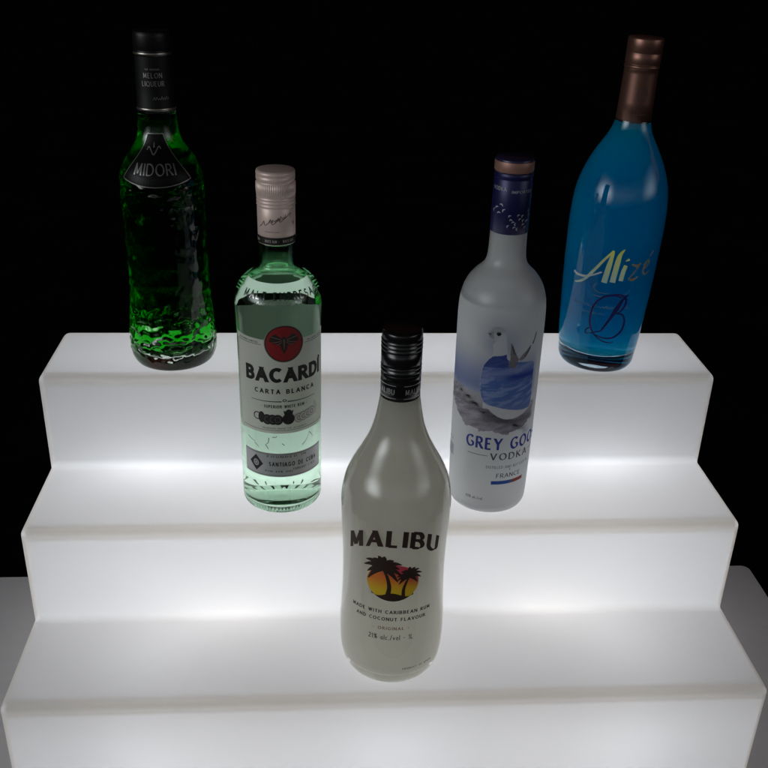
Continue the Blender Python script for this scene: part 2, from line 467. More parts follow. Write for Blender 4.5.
# ================================================================== BOTTLE 1: black-necked white coconut bottle (bottom step)
ink = sheet('black_ink', (.012, .010, .010), .05)
brown_ink = sheet('brown_ink', (.035, .018, .012), .1)
m_clear = glass('clear_glass', (.97, .98, .97), 1.5)
m_milk = sheet('cream_coating', (.985, .965, .905), .62, gloss=0.0)
outer = crom([(0, .0035), (.018, .002), (.029, 0), (.0346, .0022), (.0388, .008), (.0413, .018), (.0423, .032), (.0422, .048), (.0413, .066), (.0406, .090), (.0409, .115),
              (.0418, .135), (.0425, .152), (.0420, .166), (.0395, .178), (.0350, .189), (.0290, .200), (.0235, .211), (.0195, .222), (.0168, .234), (.0150, .246), (.0138, .258), (.0133, .262), (.0133, .262), (.0133, .294)], 4)
b1, R1 = bottle('liqueur_bottle', 'cream white curvy bottle with palm tree sunset print, alone on the lowest step', (-.0003, .0505, H+.0004), outer, m_clear, t=.0032, zb=.008, cr=.016, inner_mat=m_milk, ztop=.294)
m_cap1 = mat('black_gloss_plastic', (.008, .008, .009), .22)
cap([(.0140, .2475), (.0146, .248), (.0147, .262)] + [(.0143, .263)] + [(.0147, .264), (.0147, .267)] + ridges(.0146, .268, .274, 2, .0005) + [(.0148, .275), (.0148, .284)] + ridges(.0147, .2845, .2935, 3, .0005) + [(.0147, .2945), (.0146, .2985), (.0138, .3000), (.012, .3004), (0, .3004)], m_cap1, b1)
RC = lambda z: .0148
g_ink = sheet('grey_foil', (.35, .34, .34), 0, .3, .3)
lp = Print(RC, .0002)
for ph in (-52, 40): lp.put(text2d('MALIBU', .0042, .016, .22, .1, serif=.06), 0, .2535, ph); lp.put([brush([(-.009, 0), (.009, 0)], .0005)], 0, .2605, ph); lp.put([brush([(-.009, 0), (.009, 0)], .0005)], 0, .2505, ph)
lp.build('lettering', g_ink, [o for o in b1.children if o.name.startswith('cap')][0])
F1 = -6.5
p = Print(R1); r = .0425
p.put(text2d('MALIBU', .0146, .0790, .30, .075, .12, slant=.05, nib=28, arch=8.8, serif=.0), 0, .1412, F1, rref=r)
p.build('lettering', brown_ink, b1)
def suncol(u, v):
    h = (v+.016)/.032
    y = np.array([.80, .55, .02]); o = np.array([.80, .22, .03]); k = np.array([.62, .06, .10])
    c = y*(1-min(1, max(0, h-.25)/.35)) + o*min(1, max(0, h-.25)/.35)
    q = min(1, max(0, (h-.55+u*12)/.35)); c = c*(1-q)+k*q
    return tuple(c)
paint = sheet('printed_paint', (1, 1, 1), .25, attr='paint')
e = Print(R1, .00010)
e.put(disc(0, 0, .0205, .0172, 48, 9), 0, .1068, F1+1, col=suncol)
sun = e.build('sun_emblem', paint, b1)
q = Print(R1, .00022)
cut = lambda u: -.0172*math.sqrt(max(0, 1-(u/.0205)**2))
q.put(rect_grid(-.0165, .0165, 0, 1, .001, 1, top=lambda u: -.0112+.0016*math.cos(u*260), bot=cut), 0, .1068, F1+1)
q.put([brush([(-.004, -.0135), (-.0025, -.004), (-.0045, .006), (-.0075, .0125)], .0040, .0016)], 0, .1068, F1+1)
q.put([brush([(.0085, -.0135), (.0085, -.006), (.0105, .001), (.0125, .0055)], .0030, .0012)], 0, .1068, F1+1)
rd = random.Random(3)
def fronds(cu, cv, L, n, w, a0=-35, a1=215):
    for i in range(n):
        a = math.radians(a0+(a1-a0)*i/(n-1)+rd.uniform(-6, 6)); l = L*rd.uniform(.85, 1.12)
        mid = (cu+l*.55*math.cos(a), cv+l*.55*math.sin(a)+l*.10); end = (cu+l*math.cos(a), cv+l*math.sin(a)-l*.16)
        q.put([brush([(cu, cv), mid, end], w*.9, w*.12, w*1.25)], 0, .1068, F1+1)
fronds(-.0078, .0128, .0150, 12, .0034); fronds(.0125, .0060, .0100, 11, .0024)
q.build('palm_trees', brown_ink, sun)
p = Print(R1)
p.put(text2d('MADE WITH CARIBBEAN RUM', .0032, .067, .26, .22, .22, arch=1.2), 0, .0775, F1, rref=.041)
p.put(text2d('AND COCONUT FLAVOUR', .0032, .058, .26, .22, .22, arch=1.2), 0, .0708, F1, rref=.041)
p.put(text2d('21% alc./vol - 1L', .0046, .035, .18, .15, .22, arch=.8), 0, .0528, F1+1, rref=.041)
p.put(text2d('PRODUCT OF SPAIN', .0018, .026, .2, .16, .3), 0, .0215, 27, rref=.041)
p.build('lettering', brown_ink, b1)
p = Print(R1); p.put(text2d('- ORIGINAL -', .0028, .029, .2, .16, .3, arch=1), 0, .0622, F1+1, rref=.041)
p.build('lettering', sheet('copper_ink', (.22, .09, .05), .1), b1)

# ================================================================== BOTTLE 2: white rum, second step left
m_gg = glass('pale_green_glass', (.83, .955, .86), 1.5)
liqw = glass('rum_in_glass', (1, 1, 1), 1.36/1.5, volume=('absorb', (.75, .95, .82), 3.0)); liqt = glass('rum_surface', (1, 1, 1), 1.36, volume=('absorb', (.75, .95, .82), 3.0))
outer = crom([(0, .006), (.012, .0045), (.022, .0015), (.027, 0), (.0315, .0015), (.0338, .006), (.0344, .012), (.0344, .03), (.0344, .06), (.0344, .1), (.0344, .14), (.0345, .165), (.0350, .178), (.0352, .184),
              (.0350, .190), (.0338, .1965), (.0308, .203), (.0262, .208), (.0208, .2118), (.0172, .2145), (.0153, .2175), (.0149, .221), (.0148, .226), (.0148, .236), (.0142, .237), (.0142, .237), (.0138, .24), (.0138, .29)], 4)
def knurl(a, z, r):
    if .0008 < z < .0075 and r > .026: return .00045*(1 if math.sin(a*72) > 0 else -1)*math.sin(PI*(z-.0008)/.0067)
    return 0
b2, R2 = bottle('rum_bottle', 'pale green clear bottle with cream label and round red emblem, on middle step', (-.0923, .1577, 2*H+.0004), outer, m_gg, liqw, liqt, t=.0026, zb=.006, punt=.009, cr=.006, level=.2085, segs=432, disp=knurl, ztop=.285)
m_cap2 = mat('champagne_foil', (.80, .62, .55), .42, .25)
nt = m_cap2.node_tree; tc = N(nt, 'TexCoord'); mp = N(nt, 'Mapping', Vector=tc.outputs['Object']); mp.inputs['Scale'].default_value = (1500, 1500, 20)
ns = N(nt, 'TexNoise', Vector=mp.outputs[0], Scale=1.0); bp = N(nt, 'Bump', Strength=.12, Distance=.0003, Height=ns.outputs[0]); nt.links.new(bp.outputs[0], nt.nodes['Principled BSDF'].inputs['Normal'])
def kn(a, z, r): return (.00022*math.sin(a*60) if .2745 < z < .2845 and r > .0145 else 0)
cap([(.0142, .2365), (.0147, .2368), (.0148, .2645), (.0145, .2650)] + ridges(.0148, .2655, .2735, 3, .0005) + [(.0151, .2740), (.0152, .279), (.0151, .2838), (.0145, .2842), (.0146, .2856), (.0151, .2862), (.0151, .2885), (.0146, .289), (.0150, .2895), (.0151, .2915), (.0146, .2930), (.0130, .2934), (0, .2934)], m_cap2, b2, segs=480, disp=kn)
cp2 = b2.children[-1]
RC = lambda z: .0148
p = Print(RC, .00015); p.put(rect_grid(-.0465, .0465, .2372, .2430, .0012)); p.build('neck_band', ink, b2)
nb = b2.children[-1]
cream_ink = sheet('cream_ink', (.55, .5, .42), .1)
p = Print(RC, .0003)
for ph in (-70, -8+55, -8, 120, 180, 240): p.put(text2d('WHITE RUM -', .0021, .0112, .2, .2, .3), 0, .2390, ph-5)
p.build('lettering', cream_ink, nb)
p = Print(RC, .00015)
p.put([brush([(-.014, -.004), (-.011, -.002), (-.009, .001), (-.008, -.002), (-.005, .000), (-.003, .003), (-.002, -.001), (.001, .001), (.003, .004), (.004, .001), (.007, .003), (.010, .005), (.0135, .0075), (.0125, .0045)], .0005, .0004, n=4)], 0, .2545, -3)
p.put(squig(14, .003, .014, 5), .003, .2565, -3, rot=.3)
p.put(text2d('V', .003, None, .15, .1), 0, .252, 62)
p.put([brush([(-.006, 0), (.006, 0)], .0003)], 0, .2475, -12)
p.build('signature', sheet('grey_brown_ink', (.07, .05, .045), 0), cp2)
# embossing round the shoulder
p = Print(R2, .00035); p.put(text2d('MALT EMPRESA', .0058, .060, .22, .18, .30), 0, .1985, 4, rref=.0310)
p.put(squig(30, .003, .036, 8), 0, .1945, 4, rref=.034)
p.build('embossing', sheet('raised_green_glass', (.06, .11, .075), .6, .15, .25), b2)
p = Print(R2, .0001); p.put(rect_grid(-.040, .040, .060, .172, .0012), 0, 0, 180); p.build('back_label', sheet('back_paper', (.75, .74, .70), .4), b2)
# main paper label: top edge steps up round the emblem
paper = sheet('cream_paper', (.93, .91, .83), .45, .5, .04, noise_amt=.05)
FL = 8.0
label = Print(R2, .00010)
label.put(rect_grid(-.0475, .0475, .0815, .1650, .0012, .003, bot=lambda u: .0815, top=lambda u: .1655 if abs(u) > .0170 else .1655), 0, 0, FL)
lab = label.build('label', paper, b2)
p = Print(R2, .00022, 3e-5); CE = .1625
p.put(disc(0, 0, .0162, .0162, 56, 5), 0, CE, FL+1, col=(.30, .27, .22)); p.put(disc(0, 0, .0156, .0156, 56, 5), 0, CE, FL+1, col=(.02, .012, .012))
p.put(disc(0, 0, .0146, .0146, 56, 5), 0, CE, FL+1, col=(.32, .012, .016))
bat = [(0, .0055), (.0012, .0062), (.0016, .004), (.0035, .0055), (.0068, .0082), (.0105, .0062), (.0122, .0012), (.0098, .0020), (.0085, -.0008), (.0066, .0008), (.0050, -.0022), (.0032, -.0008), (.0022, -.0048), (.0008, -.0078), (0, -.0088)]
def fan(poly, c=(0, 0)):
    g = []
    for a, b in zip(poly, poly[1:]+poly[:1]): g.append([a, b, c])
    return [g]
full = bat+[(-x, y) for x, y in bat[::-1][1:-1]]
p.put(fan(full, (0, .001)), 0, CE+.0005, FL+1, col=(.035, .02, .018))
for sgn in (-1, 1):
    for a, b in (((.002, .003), (.0105, .0058)), ((.002, .002), (.0088, .0005)), ((.002, .001), (.0055, -.0015))):
        p.put([brush([(sgn*a[0], a[1]), (sgn*b[0], b[1])], .0004)], 0, CE+.0005, FL+1, col=(.28, .24, .18))
p.put([brush([(0, .0035), (0, -.005)], .0016, .0006)], 0, CE+.0005, FL+1, col=(.16, .13, .10))
p.build('bat_emblem', paint, lab)
p = Print(R2, .00022)
p.put(text2d("BACARDI'", .0132, .0720, .33, .28, .07, arch=.3), 0, .1285, FL+2.5, rref=.0345)
p.put(text2d('CARTA BLANCA', .0042, .0530, .28, .24, .36), 0, .1182, FL+2, rref=.0345)
p.put(text2d('* SUPERIOR WHITE RUM *', .0028, .0400, .26, .24, .3), 0, .1052, FL, rref=.0345)
p.put([brush([(-.029, 0), (-.012, 0), (-.0025, 0)], .0003, .0010)], 0, .1112, FL); p.put([brush([(.029, 0), (.012, 0), (.0025, 0)], .0003, .0010)], 0, .1112, FL)
p.put(disc(0, 0, .0017, .0013, 16, 1, .55), 0, .1122, FL)
for sgn in (-1, 1): p.put([brush([(sgn*.018, 0), (sgn*.044, -.0005)], .0003)], 0, .1610, FL); p.put(text2d('BACARDI LIMITED', .0014, .020, .15, .15, .3), sgn*.031, .1620, FL)
p.put([brush([(-.04, 0), (.04, 0)], .0003)], 0, .0845, FL); p.put(text2d('PRODUCED UNDER THE AUTHORITY', .0013, .038, .15, .15, .3), 0, .0858, FL)
for k in (-2.05, 2.05): p.put([brush([(k*.0222, .085), (k*.0222, .160)], .0004)], 0, 0, FL)
p.build('lettering', ink, lab)
# row of medals
p = Print(R2, .00022, 1.5e-5)
dk, lt = (.02, .018, .018), (.72, .70, .66)
p.put(disc(0, 0, .0040, .0040, 24, 2), -.0235, .0965, FL, col=(.75, .73, .68)); p.put(disc(0, 0, .0036, .0036, 24, 1, .75), -.0235, .0965, FL, col=dk)
p.put(disc(0, 0, .0030, .0052, 20, 2), -.0195, .0960, FL, col=dk)
for i, u in enumerate((-.0145, -.0100, -.0058)): p.put(disc(0, 0, .0043, .0048, 22, 3), u, .0945, FL, col=dk); p.put(disc(0, 0, .0026, .0030, 18, 1, .7), u, .0945, FL, col=(.10, .09, .09))
p.put(disc(0, 0, .0052, .0052, 24, 3), .0030, .0950, FL, col=dk); p.put(disc(0, 0, .0026, .0026, 16, 2), .0030, .1012, FL, col=dk); p.put(fan([(-.0042, .1030), (-.003, .0975), (.003, .0975), (.0042, .1030), (.0015, .1015), (0, .1035), (-.0015, .1015)], (0, .099)), .0030, 0, FL, col=dk)
for i, u in enumerate((.0120, .0163, .0206, .0248)):
    p.put(disc(0, 0, .0042, .0042, 24, 1, .86), u, .0945+.0008*i, FL, col=(.30, .28, .27)); p.put(disc(0, 0, .0036, .0036, 20, 2), u, .0945+.0008*i, FL, col=lt); p.put(disc(0, 0, .0020, .0022, 14, 1, .6), u, .0945+.0008*i, FL, col=(.25, .24, .23))
p.put([brush([(.0285, .093), (.030, .099), (.0285, .1045)], .0030, .0026)], 0, 0, FL, col=lt)
p.build('medals', paint, lab)
# lower silver band
silver = sheet('silver_paper', (.44, .44, .45), .22, .35, .15, noise_amt=.06)
p = Print(R2, .00010); p.put(rect_grid(-.0350, .0350, .0400, .0625, .0012)); sl = None
lab2 = Print(R2, .00010); lab2.put(rect_grid(-.0345, .0420, .0395, .0625, .0012), 0, 0, 0); sl = lab2.build('lower_label', silver, b2)
p = Print(R2, .00022)
p.put([[[(-.0068, 0), (0, -.0078), (.0068, 0), (0, .0078)]]], -.0215, .0510, 0, rref=.0344)
p.put(text2d('SANTIAGO DE CUBA', .0042, .044, .26, .22, .28), .0125, .0498, 0, rref=.0344)
p.put(text2d('FOUNDED IN', .0018, .034, .18, .15, .5), .006, .0583, 0); p.put([brush([(-.034, .0612), (.041, .0612)], .0003)]); p.put([brush([(-.034, .0408), (.041, .0408)], .0003)])
p.put(text2d('FEBRUARY 4 1872', .0022, .022, .18, .15, .3), .022, .0455, 0); p.put(text2d('RUM 40% VOL', .0016, .024, .18, .15, .4), -.0010, .0442, 0)
p.build('lettering', ink, sl)
p = Print(R2, .0003); p.put(disc(0, 0, .0028, .0032, 18, 1, .6), -.0215, .0510, 0, rref=.0344); p.put(disc(0, 0, .0012, .0014, 10, 1), -.0215, .0510, 0, rref=.0344); p.build('diamond_seal', sheet('pale_ink', (.4, .4, .4), .1), sl)
# scratches and script moulded in the clear gap
p = Print(R2, .0001); rd = random.Random(11)
for a in ((-.030, .074, -.022, .071), (-.0225, .070, -.0185, .0665), (-.009, .077, -.012, .070), (-.012, .070, -.010, .066), (.0195, .068, .027, .078), (.027, .078, .031, .072), (.002, .072, .004, .070), (-.006, .078, -.002, .0795)):
    p.put([brush([(a[0], a[1]), ((a[0]+a[2])/2+.001, (a[1]+a[3])/2-.0008), (a[2], a[3])], .0007, .0003)], 0, 0, 0)
p.build('embossing', sheet('mould_mark', (.10, .16, .14), .5, .2, .2), b2)

# ================================================================== BOTTLE 3: frosted vodka, second step right
def frosted(name, col, ior=1.45, rough=.35, mixt=.80, glossy=.06):
    m, nt, out = nodes(name)
    g = N(nt, 'BsdfRefraction', Color=(*col, 1), IOR=ior, Roughness=rough); t = N(nt, 'BsdfTranslucent', Color=(*col, 1)); d = N(nt, 'BsdfDiffuse', Color=(*col, 1))
    a = N(nt, 'MixShader', Fac=.32); nt.links.new(t.outputs[0], a.inputs[1]); nt.links.new(d.outputs[0], a.inputs[2])
    b = N(nt, 'MixShader', Fac=mixt); nt.links.new(g.outputs[0], b.inputs[1]); nt.links.new(a.outputs[0], b.inputs[2])
    s_ = N(nt, 'BsdfGlossy', Roughness=.3); fr = N(nt, 'Fresnel', IOR=1.4)
    c = N(nt, 'MixShader'); nt.links.new(fr.outputs[0], c.inputs[0]); nt.links.new(b.outputs[0], c.inputs[1]); nt.links.new(s_.outputs[0], c.inputs[2])
    nt.links.new(c.outputs[0], out.inputs[0]); return m
m_fr = frosted('frosted_glass', (.985, .992, .995), ior=1.15, rough=.5, mixt=.65)
vw = glass('vodka_in_glass', (1, 1, 1), 1.36/1.5); vt = glass('vodka_surface', (1, 1, 1), 1.36)
outer = crom([(0, .0035), (.014, .0025), (.024, .0005), (.028, 0), (.0315, .0012), (.0335, .005), (.0341, .010), (.0344, .025), (.0348, .045), (.0351, .075), (.0354, .11), (.0356, .14), (.0358, .165), (.0357, .180),
              (.0350, .190), (.0334, .198), (.0300, .206), (.0252, .2125), (.0205, .2170), (.0175, .2205), (.0158, .2250), (.0151, .231), (.0149, .238), (.0148, .248), (.0148, .26), (.0142, .261), (.0142, .261), (.0142, .296)], 4)
b3, R3 = bottle('vodka_bottle', 'frosted white bottle with navy neck foil and painted bird, on middle step', (.0909, .1550, 2*H+.0004), outer, m_fr, vw, vt, t=.0028, zb=.008, cr=.008, level=.196, ztop=.294)
m_cap3 = mat('navy_foil', (.012, .012, .075), .38, .3)
cap([(.0147, .2475), (.0152, .2478), (.0151, .27), (.0150, .289), (.0147, .2895), (.0147, .2905), (.0150, .2912), (.0149, .2940), (.0144, .2948)], m_cap3, b3, 'neck_foil')
nf = b3.children[-1]
cap([(.0143, .2940), (.0148, .2945), (.0150, .2960), (.0150, .3040), (.0147, .3052), (.0140, .3058), (0, .3058)], mat('navy_cap_plastic', (.02, .015, .05), .3, .2), b3)
cap([(.01505, .2955), (.0153, .2962), (.0153, .3028), (.01505, .3034)], mat('copper_cork_ring', (.32, .17, .13), .45, .4), b3, 'cap_ring')
silv = sheet('silver_ink', (.42, .42, .50), 0, .3, .35)
p = Print(lambda z: .0151, .0002)
p.put(text2d('VODKA', .0030, .013, .2, .1), 0, .2818, -52); p.put(text2d('IMPORTED', .0022, .018, .2, .1), 0, .2805, 22)
for u, v, a in ((-.001, .268, .5), (.003, .2705, -.4), (.0055, .2665, .9), (-.004, .2655, 1.2), (.0012, .2640, .2)):
    p.put([brush([(-.0016, 0), (0, .0009), (.0016, 0)], .0004, .0004, .0011)], u, v, -52, rot=a)
rd = random.Random(7)
for i in range(17):
    u = -.0085+.0185*i/16+rd.uniform(-.0008, .0008); v = .2545+.0045*math.sin(i*.9)+.004*(i/16)+rd.uniform(0, .008)*(i % 2)
    p.put([brush([(-.0012, 0), (0, .0007), (.0012, -.0004)], .0003, .0003, .0011)], u, v, 18, rot=rd.uniform(.3, 1.8))
p.build('bird_marks', silv, nf)
# the painted scene, on a fine grid
S = (.0352)*PI/180
def inpoly(x, y, poly):
    c = np.zeros(x.shape, bool); n = len(poly)
    for i in range(n):
        x1, y1 = poly[i]; x2, y2 = poly[(i+1) % n]
        if y1 == y2: continue
        c ^= ((y1 > y) != (y2 > y)) & (x < (x2-x1)*(y-y1)/(y2-y1)+x1)
    return c
def smooth_poly(pts): return crom2(pts+[pts[0]], 5)
def paint_scene(a, t):
    """a: angle in degrees, t: height in mm -> RGBA"""
    rgb = np.zeros(a.shape+(3,)); al = np.zeros(a.shape)
    nz = np.array([noise.fractal(Vector((x*.06, y*.16, 1.7)), .8, 2.0, 5) for x, y in zip(a.ravel(), t.ravel())]).reshape(a.shape)
    nf_ = np.array([noise.fractal(Vector((x*.035+y*.06, y*.30-x*.06, 7.7)), .7, 2.0, 5) for x, y in zip(a.ravel(), t.ravel())]).reshape(a.shape)
    def put(m, col, k=1.0):
        nonlocal rgb, al
        w = (m*k)[..., None] if not np.isscalar(k) or True else 0
        w = np.clip(w, 0, 1); rgb = rgb*(1-w)+np.array(col)*w; al = np.maximum(al, w[..., 0])
    sm = lambda x, lo, hi: np.clip((x-lo)/(hi-lo), 0, 1)**2*(3-2*np.clip((x-lo)/(hi-lo), 0, 1))
    # far blue haze of sea and sky
    hz = sm(t, 106, 126)*(1-sm(t, 124, 170))**1.3*(1-sm(a, 40, 58))
    rgb[:] = (.30, .38, .66); al = hz*.95
    # hills
    up = 118-8*sm(a, -84, -55)-4*sm(a, -55, -20)+5*nz
    dn = 100-17*sm(a, -90, -40)-1.5*sm(a, -40, 0)+10*sm(a, 10, 60)+3*nz
    band = ((t < up) & (t > dn)).astype(float)
    base = np.stack([.44+.25*nf_, .39+.24*nf_, .43+.24*nf_], -1).clip(.05, .8)
    w = band[..., None]*.92; rgb = rgb*(1-w)+base*w; al = np.maximum(al, band*.92)
    put(((t < 119+2*nz) & (t > 106+(-a-45)*.25) & (a > -72) & (a < -26)).astype(float), (.60, .55, .55), .75)
    dark = np.exp(-((t-(104.5-(a+30)*.30+4*nz))/4.2)**2)*sm(a, -84, -60)*(1-sm(a, 30, 55)); put(dark, (.035, .03, .035), .75+.6*nf_)
    dark = np.exp(-((t-(94-(a-10)*.02+2*nz))/3.0)**2)*sm(a, -35, -5)*(1-sm(a, 35, 60)); put(dark, (.05, .04, .05), .7)
    put(((np.abs(nf_) < .05) & (a < -35) & (t < 118) & (t > 100)).astype(float), (.07, .065, .075), .7)
    # the bird, with a soft grey-blue wash behind it
    halo = np.exp(-((a+8)/24)**2-((t-163)/15)**2)*.55; w_ = halo[..., None]*(1-al[..., None]); rgb = rgb*(1-w_)+np.array([.50, .54, .64])*w_; al = np.maximum(al, halo)
    body = smooth_poly([(-19, 163), (-18, 155), (-24, 149.5), (-30.5, 141), (-32.5, 130), (-29.5, 117), (-20, 106), (-7, 99), (8, 95.5), (26, 97), (43, 102), (47, 108), (47, 134), (44, 143), (22, 146), (6, 150), (1, 156), (-1, 165), (-5, 172)])
    put(inpoly(a, t, body).astype(float), (.96, .97, .98), .9)
    head = ((a+13.5)/10.5)**2+((t-172.5)/6.4)**2 < 1; put(head.astype(float), (.88, .89, .90), .9)
    put(inpoly(a, t, [(-19, 174.5), (-27, 172.4), (-23, 169), (-18, 167.5)]).astype(float), (.55, .55, .56), .95)
    put((inpoly(a, t, [(-20, 171.8), (-25.6, 172.6), (-23, 169.2), (-23.6, 171.4)])).astype(float), (.13, .13, .15), 1)
    put(((((a+12.5)/3.0)**2+((t-172.8)/1.75)**2) < 1).astype(float), (.01, .01, .01), 1)
    put((head & (t > 173.5+.12*(a+13)))*1.0, (.50, .52, .54), .45)
    blue = smooth_poly([(-17.5, 152.8), (-5, 154.0), (0, 155), (1, 151), (10, 148.5), (30, 146.5), (44, 144), (46, 132), (46, 106), (36, 102.5), (16, 104), (-8, 107.2), (-24, 110), (-30, 118), (-32, 130), (-30, 141), (-24, 148.5)])
    mb = inpoly(a, t, blue).astype(float)
    put(mb, (.14, .26, .66), 1)
    put(mb*sm(nf_, -.15, .45), (.45, .56, .84), .75); put(mb*np.exp(-((t-139-.12*a)/3.0)**2), (.38, .46, .78), .8)
    put(mb*np.exp(-((t-134.5)/3.2)**2)*sm(a, -5, 12), (.03, .06, .45), .9); put(mb*(t > 143.5+.05*a)*(a < 3), (.05, .09, .42), .8)
    put(mb*sm(-t, -116, -103), (.30, .36, .62), .5)
    # the flying goose at right
    wing = [(4, 165), (7, 163), (11, 157), (16, 151), (20, 148.5), (26, 150.5), (31, 154.5), (35, 160), (33, 161), (28, 157), (22, 154), (17, 150), (13, 143), (6, 142.5), (3.5, 146), (5, 150), (4.5, 157)]
    put(inpoly(a, t, wing).astype(float), (.34, .31, .32), .95)
    put(inpoly(a, t, [(4.5, 165), (8.5, 160), (12, 154), (9.5, 155), (6.3, 160)]).astype(float), (.07, .06, .07), .9)
    put(inpoly(a, t, [(24, 149.5), (30, 154), (34, 158), (33, 160), (26, 152.5)]).astype(float), (.08, .07, .11), .9)
    put(inpoly(a, t, [(36, 162), (39, 161), (42, 166), (44, 172), (41, 170), (39, 165.5)]).astype(float), (.14, .13, .18), .9)
    # soft fade at the right margin
    al = al*(1-sm(a, 48, 60))
    bare = np.array([.975, .985, .99]); k_ = al[..., None].clip(0, 1)
    return np.concatenate([rgb.clip(0, 1)*k_+bare*(1-k_), np.ones(a.shape+(1,))], -1)
aa, tt = np.meshgrid(np.concatenate([np.linspace(-180, -105, 30)[:-1], np.linspace(-105, 62, 275), np.linspace(62, 180, 50)[1:]]), np.concatenate([np.linspace(12, 78, 30)[:-1], np.linspace(78, 182, 241), np.linspace(182, 193, 9)[1:]]))
RGBA = paint_scene(aa, tt)
nr, nc = aa.shape; vs = []
for i in range(nr):
    rr = R3(tt[i, 0]/1000)+.00006
    for j in range(nc): an = math.radians(aa[i, j]); vs.append((rr*math.sin(an), -rr*math.cos(an), tt[i, 0]/1000))
fs = [(i*nc+j, i*nc+j+1, (i+1)*nc+j+1, (i+1)*nc+j) for i in range(nr-1) for j in range(nc-1)]
me = mesh('artwork', vs, fs); ca = me.color_attributes.new('paint', 'FLOAT_COLOR', 'POINT'); ca.data.foreach_set('color', RGBA.astype(np.float32).ravel())
link('painted_bird_scene', me, sheet('painted_scene', (1, 1, 1), .72, attr='paint', gloss=.03), b3)
blue_ink = sheet('blue_ink', (.03, .06, .42), .2); grey_ink = sheet('grey_ink', (.10, .11, .15), .1)
p = Print(R3); p.put(text2d('GREY GOOSE', .0112, .0820, .25, .11, .15, serif=.06, nib=20), 0, .0662, 20, rref=.0350); p.build('lettering', blue_ink, b3)
p = Print(R3)
p.put(text2d('VODKA', .0066, .0370, .20, .08, .26, serif=.08, nib=20), 0, .0563, 20, rref=.0350)
p.put([brush([(-.0385, 0), (-.0205, 0)], .00045)], 0, .0600, 20); p.put([brush([(.0205, 0), (.0385, 0)], .00045)], 0, .0600, 20)
p.put(text2d('DISTILLED AND BOTTLED IN', .0026, .0420, .16, .08, .26, serif=.06), 0, .0478, 20, rref=.035)
p.put(disc(0, 0, .0006, .0006, 8, 1), 0, .0462, 20)
p.put(text2d('FRANCE', .0042, .0235, .17, .08, .2, serif=.07), 0, .0385, 20, rref=.035)
p.put(text2d('40% alc./vol', .0028, .0150, .16, .12, .2), 0, .0152, -29, rref=.034)
p.put(text2d('70 cl', .0024, .008, .16, .12, .2), 0, .062, -84, rref=.035)
for i in range(9): p.put([brush([(0, 0), (0, .011)], .0004+.0004*(i % 3 == 0))], .0015*i-.006, .047, -84, rref=.035)
p.build('lettering', grey_ink, b3)
p = Print(R3)
fl = [(.02, .12, .55), (.13, .14, .24), (.42, .05, .06)]
for i, (a, b) in enumerate(((-.0155, .0010), (.0010, .0048), (.0048, .0160))): p.put(rect_grid(a, b, .0318, .0352, .0012), 0, 0, 20, col=fl[i])
p.build('tricolour_stripe', paint, b3)

# ================================================================== BOTTLE 4: blue liqueur, top step right
m_bg = glass('blue_tinted_glass', (.86, .95, 1.0), 1.5)
def cloudy(name, ior):
    m, nt, out = nodes(name)
    g = N(nt, 'BsdfGlass', Color=(1, 1, 1, 1), IOR=ior); nt.links.new(g.outputs[0], out.inputs[0])
    v = N(nt, 'VolumeScatter', Color=(.0, .93, 1, 1), Density=70.0, Anisotropy=.0)
    ab = N(nt, 'VolumeAbsorption', Color=(.0, .88, 1, 1), Density=110.0)
    ad = nt.nodes.new('ShaderNodeAddShader'); nt.links.new(v.outputs[0], ad.inputs[0]); nt.links.new(ab.outputs[0], ad.inputs[1]); nt.links.new(ad.outputs[0], out.inputs['Volume'])
    return m
outer = crom([(0, .003), (.015, .002), (.025, .0003), (.0285, 0), (.0320, .0012), (.0345, .0052), (.0352, .010), (.0360, .018), (.0374, .032), (.0388, .055), (.0402, .080), (.0412, .105), (.0418, .130), (.0416, .145), (.0407, .158),
              (.0385, .1705), (.0348, .182), (.0300, .193), (.0245, .203), (.0200, .2105), (.0168, .2175), (.0150, .2245), (.0144, .229), (.0143, .24), (.0138, .241), (.0138, .241), (.0138, .283)], 4)
b4, R4 = bottle('blue_liqueur_bottle', 'bright blue liqueur bottle with copper cap and green script, right on top step', (.2030, .2463, 3*H+.0009), outer, m_bg, cloudy('blue_liqueur', 1.36/1.5), cloudy('blue_liqueur_surface', 1.36), t=.0030, zb=.0165, cr=.004, level=.228, tilt=math.radians(1.4), ztop=.280)
m_cap4 = mat('copper_foil', (.20, .10, .075), .36, .75)
cap([(.0144, .2238), (.0149, .2240), (.0146, .240), (.0142, .2630), (.0142, .2670), (.0146, .2674), (.0148, .2682), (.0148, .2690), (.0145, .2696), (.0140, .2698), (.0140, .2704), (.0145, .2708), (.0146, .2710), (.0146, .2790), (.01435, .2794), (.0146, .2798), (.0146, .2900), (.0142, .2912), (.0132, .2917), (0, .2917)], m_cap4, b4)
cp4 = b4.children[-1]
p = Print(lambda z: float(np.interp(z, [.224, .24, .263], [.0149, .0146, .0142])), .00015)
p.put([brush([(.003, .006), (-.002, .008), (-.0045, .003), (-.003, -.002), (.001, -.003), (.004, .001), (.002, .004)], .0009, .0006)], 0, .245, 0); p.put([brush([(-.001, .008), (.001, .002), (-.001, -.003)], .0008)], .003, .245, 0)
p.put(text2d('BLEU', .0026, .012, .2, .1, .3), 0, .2355, 2); p.put([brush([(-.006, 0), (.006, 0)], .0006)], 0, .2312, -6)
p.build('lettering', sheet('dark_copper_ink', (.06, .03, .028), 0), cp4)
